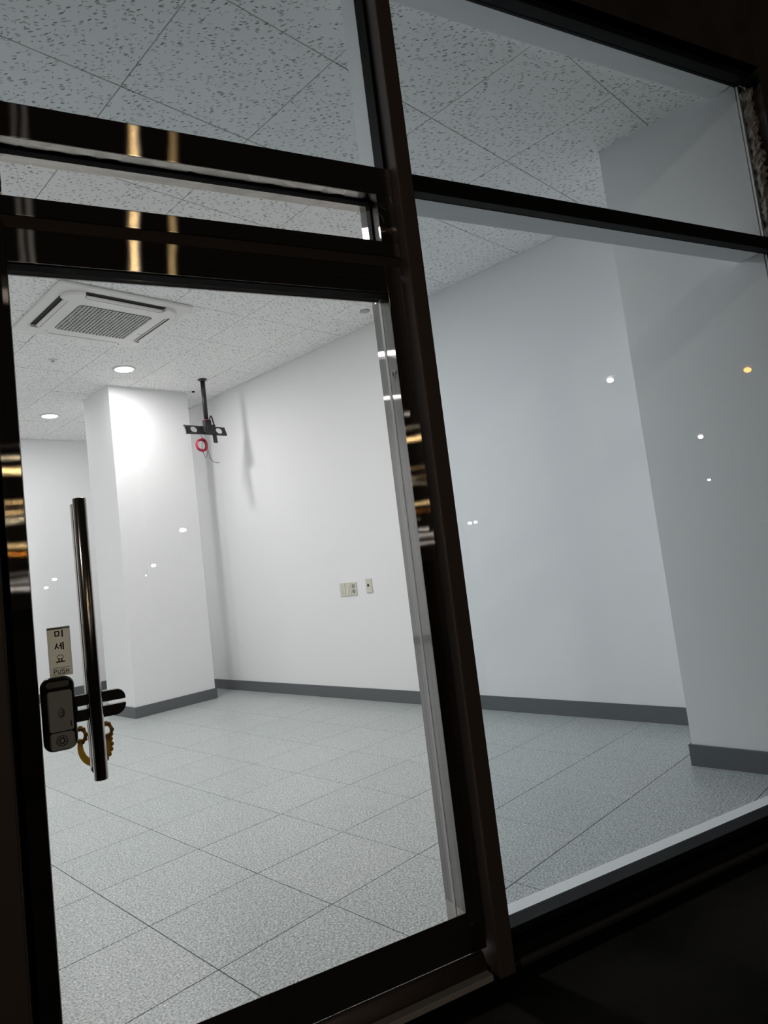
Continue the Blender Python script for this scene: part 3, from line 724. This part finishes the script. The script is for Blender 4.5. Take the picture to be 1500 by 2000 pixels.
# red coil of wire hung from the plate
CXC, CZC, CYC = 3.492, 2.478, 5.728
rc = root('wire_coil', (CXC, CYC, CZC), 0, 'red coil of wire hanging below the mounting plate', 'cable')
m = MB(); rng = random.Random(5)
for k in range(7):
    ox, oz, rr = rng.uniform(-.007, .007), rng.uniform(-.007, .007), .054 + rng.uniform(-.004, .004)
    dy = rng.uniform(-.010, .010)
    m.tube([(CXC + ox + rr*math.cos(t), CYC + dy + .004*math.sin(2*t+k), CZC + oz + rr*1.04*math.sin(t)) for t in [2*PI*q/36 for q in range(36)]], .0046, 7, True)
part(m, 'coil', RED, rc, (CXC, CYC, CZC))
part(MB().tube([(3.508, PYF+.017, 2.586), (3.508, CYC+.012, 2.565), (3.512, CYC-.008, 2.53), (3.490, CYC-.012, 2.50), (3.486, CYC-.010, 2.44), (3.500, CYC-.010, 2.385), (3.525, CYC-.006, 2.352), (3.538, CYC-.006, 2.375), (3.541, CYC-.008, 2.44), (3.535, CYC-.010, 2.50)], .0027, 7), 'hanging_lead', WINE, rc, (CXC, CYC, CZC))
tail = [(3.530, CYC-.012, 2.52), (3.549, CYC-.012, 2.47), (3.553, CYC-.010, 2.41), (3.562, CYC-.010, 2.36), (3.585, CYC-.010, 2.322), (3.622, CYC-.010, 2.306), (3.652, CYC-.010, 2.305)]
part(MB().tube(tail, .0030, 7), 'tail', WINE, rc, (CXC, CYC, CZC))
part(MB().cyl(tail[-1], (3.672, CYC-.010, 2.312), .0055, 8), 'plug', IVORY, rc, (CXC, CYC, CZC), label='ivory plug tip')
part(MB().cyl((3.515, CYC, 2.528), (3.533, CYC, 2.518), .010, 10), 'tie', BLK, rc, (CXC, CYC, CZC))

# ------------------------------------------------------------------ wall plates
def plate(name, y, z, w, h, label, cat, mat=IVORY):
    """face towards the room (-x); local y runs along the wall"""
    x = xr(y); r = root(name, (x, y, z), math.radians(0.6), label, cat)
    def rr(hy, hz, rad, xx): return [(xx, a, b) for a, b in rrect(hy, hz, rad, 4)]
    MB().loft([rr(w/2, h/2, .003, 0.0), rr(w/2, h/2, .003, -.006), rr(w/2-.003, h/2-.003, .003, -.009)], False, True).build('face_plate', mat, r)
    return r
PZ = .950; PH = .1155
a = plate('outlet', 4.541, PZ, .0700, PH, 'ivory wall plate with two small signal jacks, farthest of the three joined plates', 'wall plate')
for zz in (.030, -.020):
    MB().box(-.0115, -.0085, -.007, .007, zz-.005, zz+.005).build('jack', DARKP, a)
MB().box(-.0098, -.0085, -.010, .010, .008, .012).build('print', flat('faint_red_print', (.5, .33, .28), .6), a)
MB().box(-.0098, -.0085, -.006, .006, -.042, -.037).build('print', flat('faint_red_print', (.5, .33, .28), .6), a)
a = plate('light_switch', 4.469, PZ, .0700, PH, 'ivory wall plate with one tall rocker, middle of the three joined plates', 'switch')
m = MB(); m.hexa([(-.0085, -.014, -.036), (-.0085, .012, -.036), (-.016, .012, -.036), (-.016, -.014, -.036), (-.0085, -.014, .030), (-.0085, .012, .030), (-.0095, .012, .030), (-.0095, -.014, .030)])
m.build('rocker', IVORY, a)
MB().cyl((-.0090, .006, .024), (-.0120, .006, .024), .004, 10).build('indicator', DARKP, a)
a = plate('outlet', 4.397, PZ, .0700, PH, 'ivory wall plate with two round sockets, nearest of the three joined plates', 'socket')
for zz in (.024, -.021):
    q = MB(); q.loft([[(xx, .0195*k*math.cos(t), zz + .0195*k*math.sin(t)) for t in [2*PI*i/24 for i in range(24)]] for k, xx in ((1.0, -.0088), (1.0, -.0108), (.88, -.0110), (.85, -.0094))], False, True, False)
    s_ = q.build('socket', GREYP, a)
    for yy in (-.0075, .0075): MB().cyl((-.0093, yy, zz), (-.0100, yy, zz), .003, 8).build('pin_hole', INK, s_)
a = plate('cable_outlet', 4.209, .9655, .0720, .1215, 'ivory wall plate with one black cable hole, on its own', 'wall plate')
MB().cyl((-.0088, .004, .004), (-.0100, .004, .004), .0125, 20).build('cable_hole', INK, a)

# ------------------------------------------------------------------ street lighting, mirrored in glass and steel
def lamp(u, n, h, size, strength, col, label, watts=0, kind='street_lamp'):
    r = root(kind, st(u, n, -0.015), TH, label, 'street lamp', None, 'street lamps across the road')
    P = flat('lamp_post_grey', (.08, .08, .085), .5, metal=.6)
    tw = 1 if n < 0 else -1
    MB().cyl((0, -1.2, 0), (0, -1.2, h+.12), .085, 12, .05).build('pole', P, r)
    MB().tube([(0, -1.2, h+.02), (0, -.8, h+.14), (0, -.2, h+.15)], .035, 8).build('arm', P, r)
    MB().box(-size*.75, size*.75, -.30, .25, h+.06+size*.3, h+.16+size*.3, .02).build('housing', P, r)
    if watts:
        l = bpy.data.lights.new('added_front_light', 'POINT'); l.energy = watts; l.color = col; l.shadow_soft_size = size*.5
        lo = bpy.data.objects.new('added_front_light', l); COL.objects.link(lo); lo.parent = r; lo.location = (0, 0, h - size*.6)
    MB().ball((0, 0, h), size*.5, (1.4, .9, .8), 16).build('lamp_glass', glow('lamp_glow', col, strength), r)
WARM = (1.0, .72, .34); WHITE = (1.0, .97, .92); ORANGE = (1.0, .38, .05)
lamp(4.2, -23.8, 6.0, .22, 380, WARM, 'warm street lamp facing the door')
lamp(12.1, -56.9, 6.0, .42, 160, WARM, 'warm street lamp farther along the road')
lamp(14.0, -86.5, 4.2, .42, 190, WHITE, 'white lamp far down the road, taller of a pair')
lamp(16.0, -106.0, 3.5, .42, 190, WHITE, 'white lamp far down the road, lower of a pair')
lamp(2.8, -94.0, 4.0, .40, 80, WHITE, 'white lamp straight across, nearer of a pair')
lamp(2.1, -112.0, 3.4, .42, 80, WHITE, 'white lamp straight across, farther of a pair')
lamp(45.0, -61.0, 4.4, .36, 70, WHITE, 'white lamp beyond the window end, first of a pair')
lamp(46.5, -62.0, 4.5, .34, 70, WHITE, 'white lamp beyond the window end, second of a pair')
lamp(23.6, -18.1, 8.0, .25, 90, WHITE, 'tall bright white street lamp close to the window end')
lamp(40.9, -27.0, 7.0, .29, 80, WHITE, 'bright white street lamp beyond the window end')
lamp(30.3, -16.1, 8.0, .30, 14, ORANGE, 'orange street lamp at the far right of the road')
lamp(54.9, -37.3, 5.0, .24, 60, WHITE, 'small white street lamp far beyond the window end')
lamp(-9.0, -6.0, 7.0, .30, 40, (1.0, .88, .78), 'unseen street lamp added to light the shop front, on the near kerb', 420)  # unseen lamp, added to brighten the lock, post and nosing
lamp(-2.6, -30.0, 7.65, .20, 150, (1.0, .88, .62), 'warm white lamp on a mast straight across the road')
lamp(-3.1, -31.0, 5.76, .20, 120, WARM, 'warm lamp straight across the road, upper of three')
lamp(-3.4, -30.6, 5.26, .20, 120, WARM, 'warm lamp straight across the road, middle of three')
lamp(-3.7, -30.2, 4.90, .20, 150, (1.0, .88, .62), 'warm lamp straight across the road, lowest of three')
lamp(-2.2, -29.0, 3.36, .22, 80, ORANGE, 'low orange lamp straight across the road')
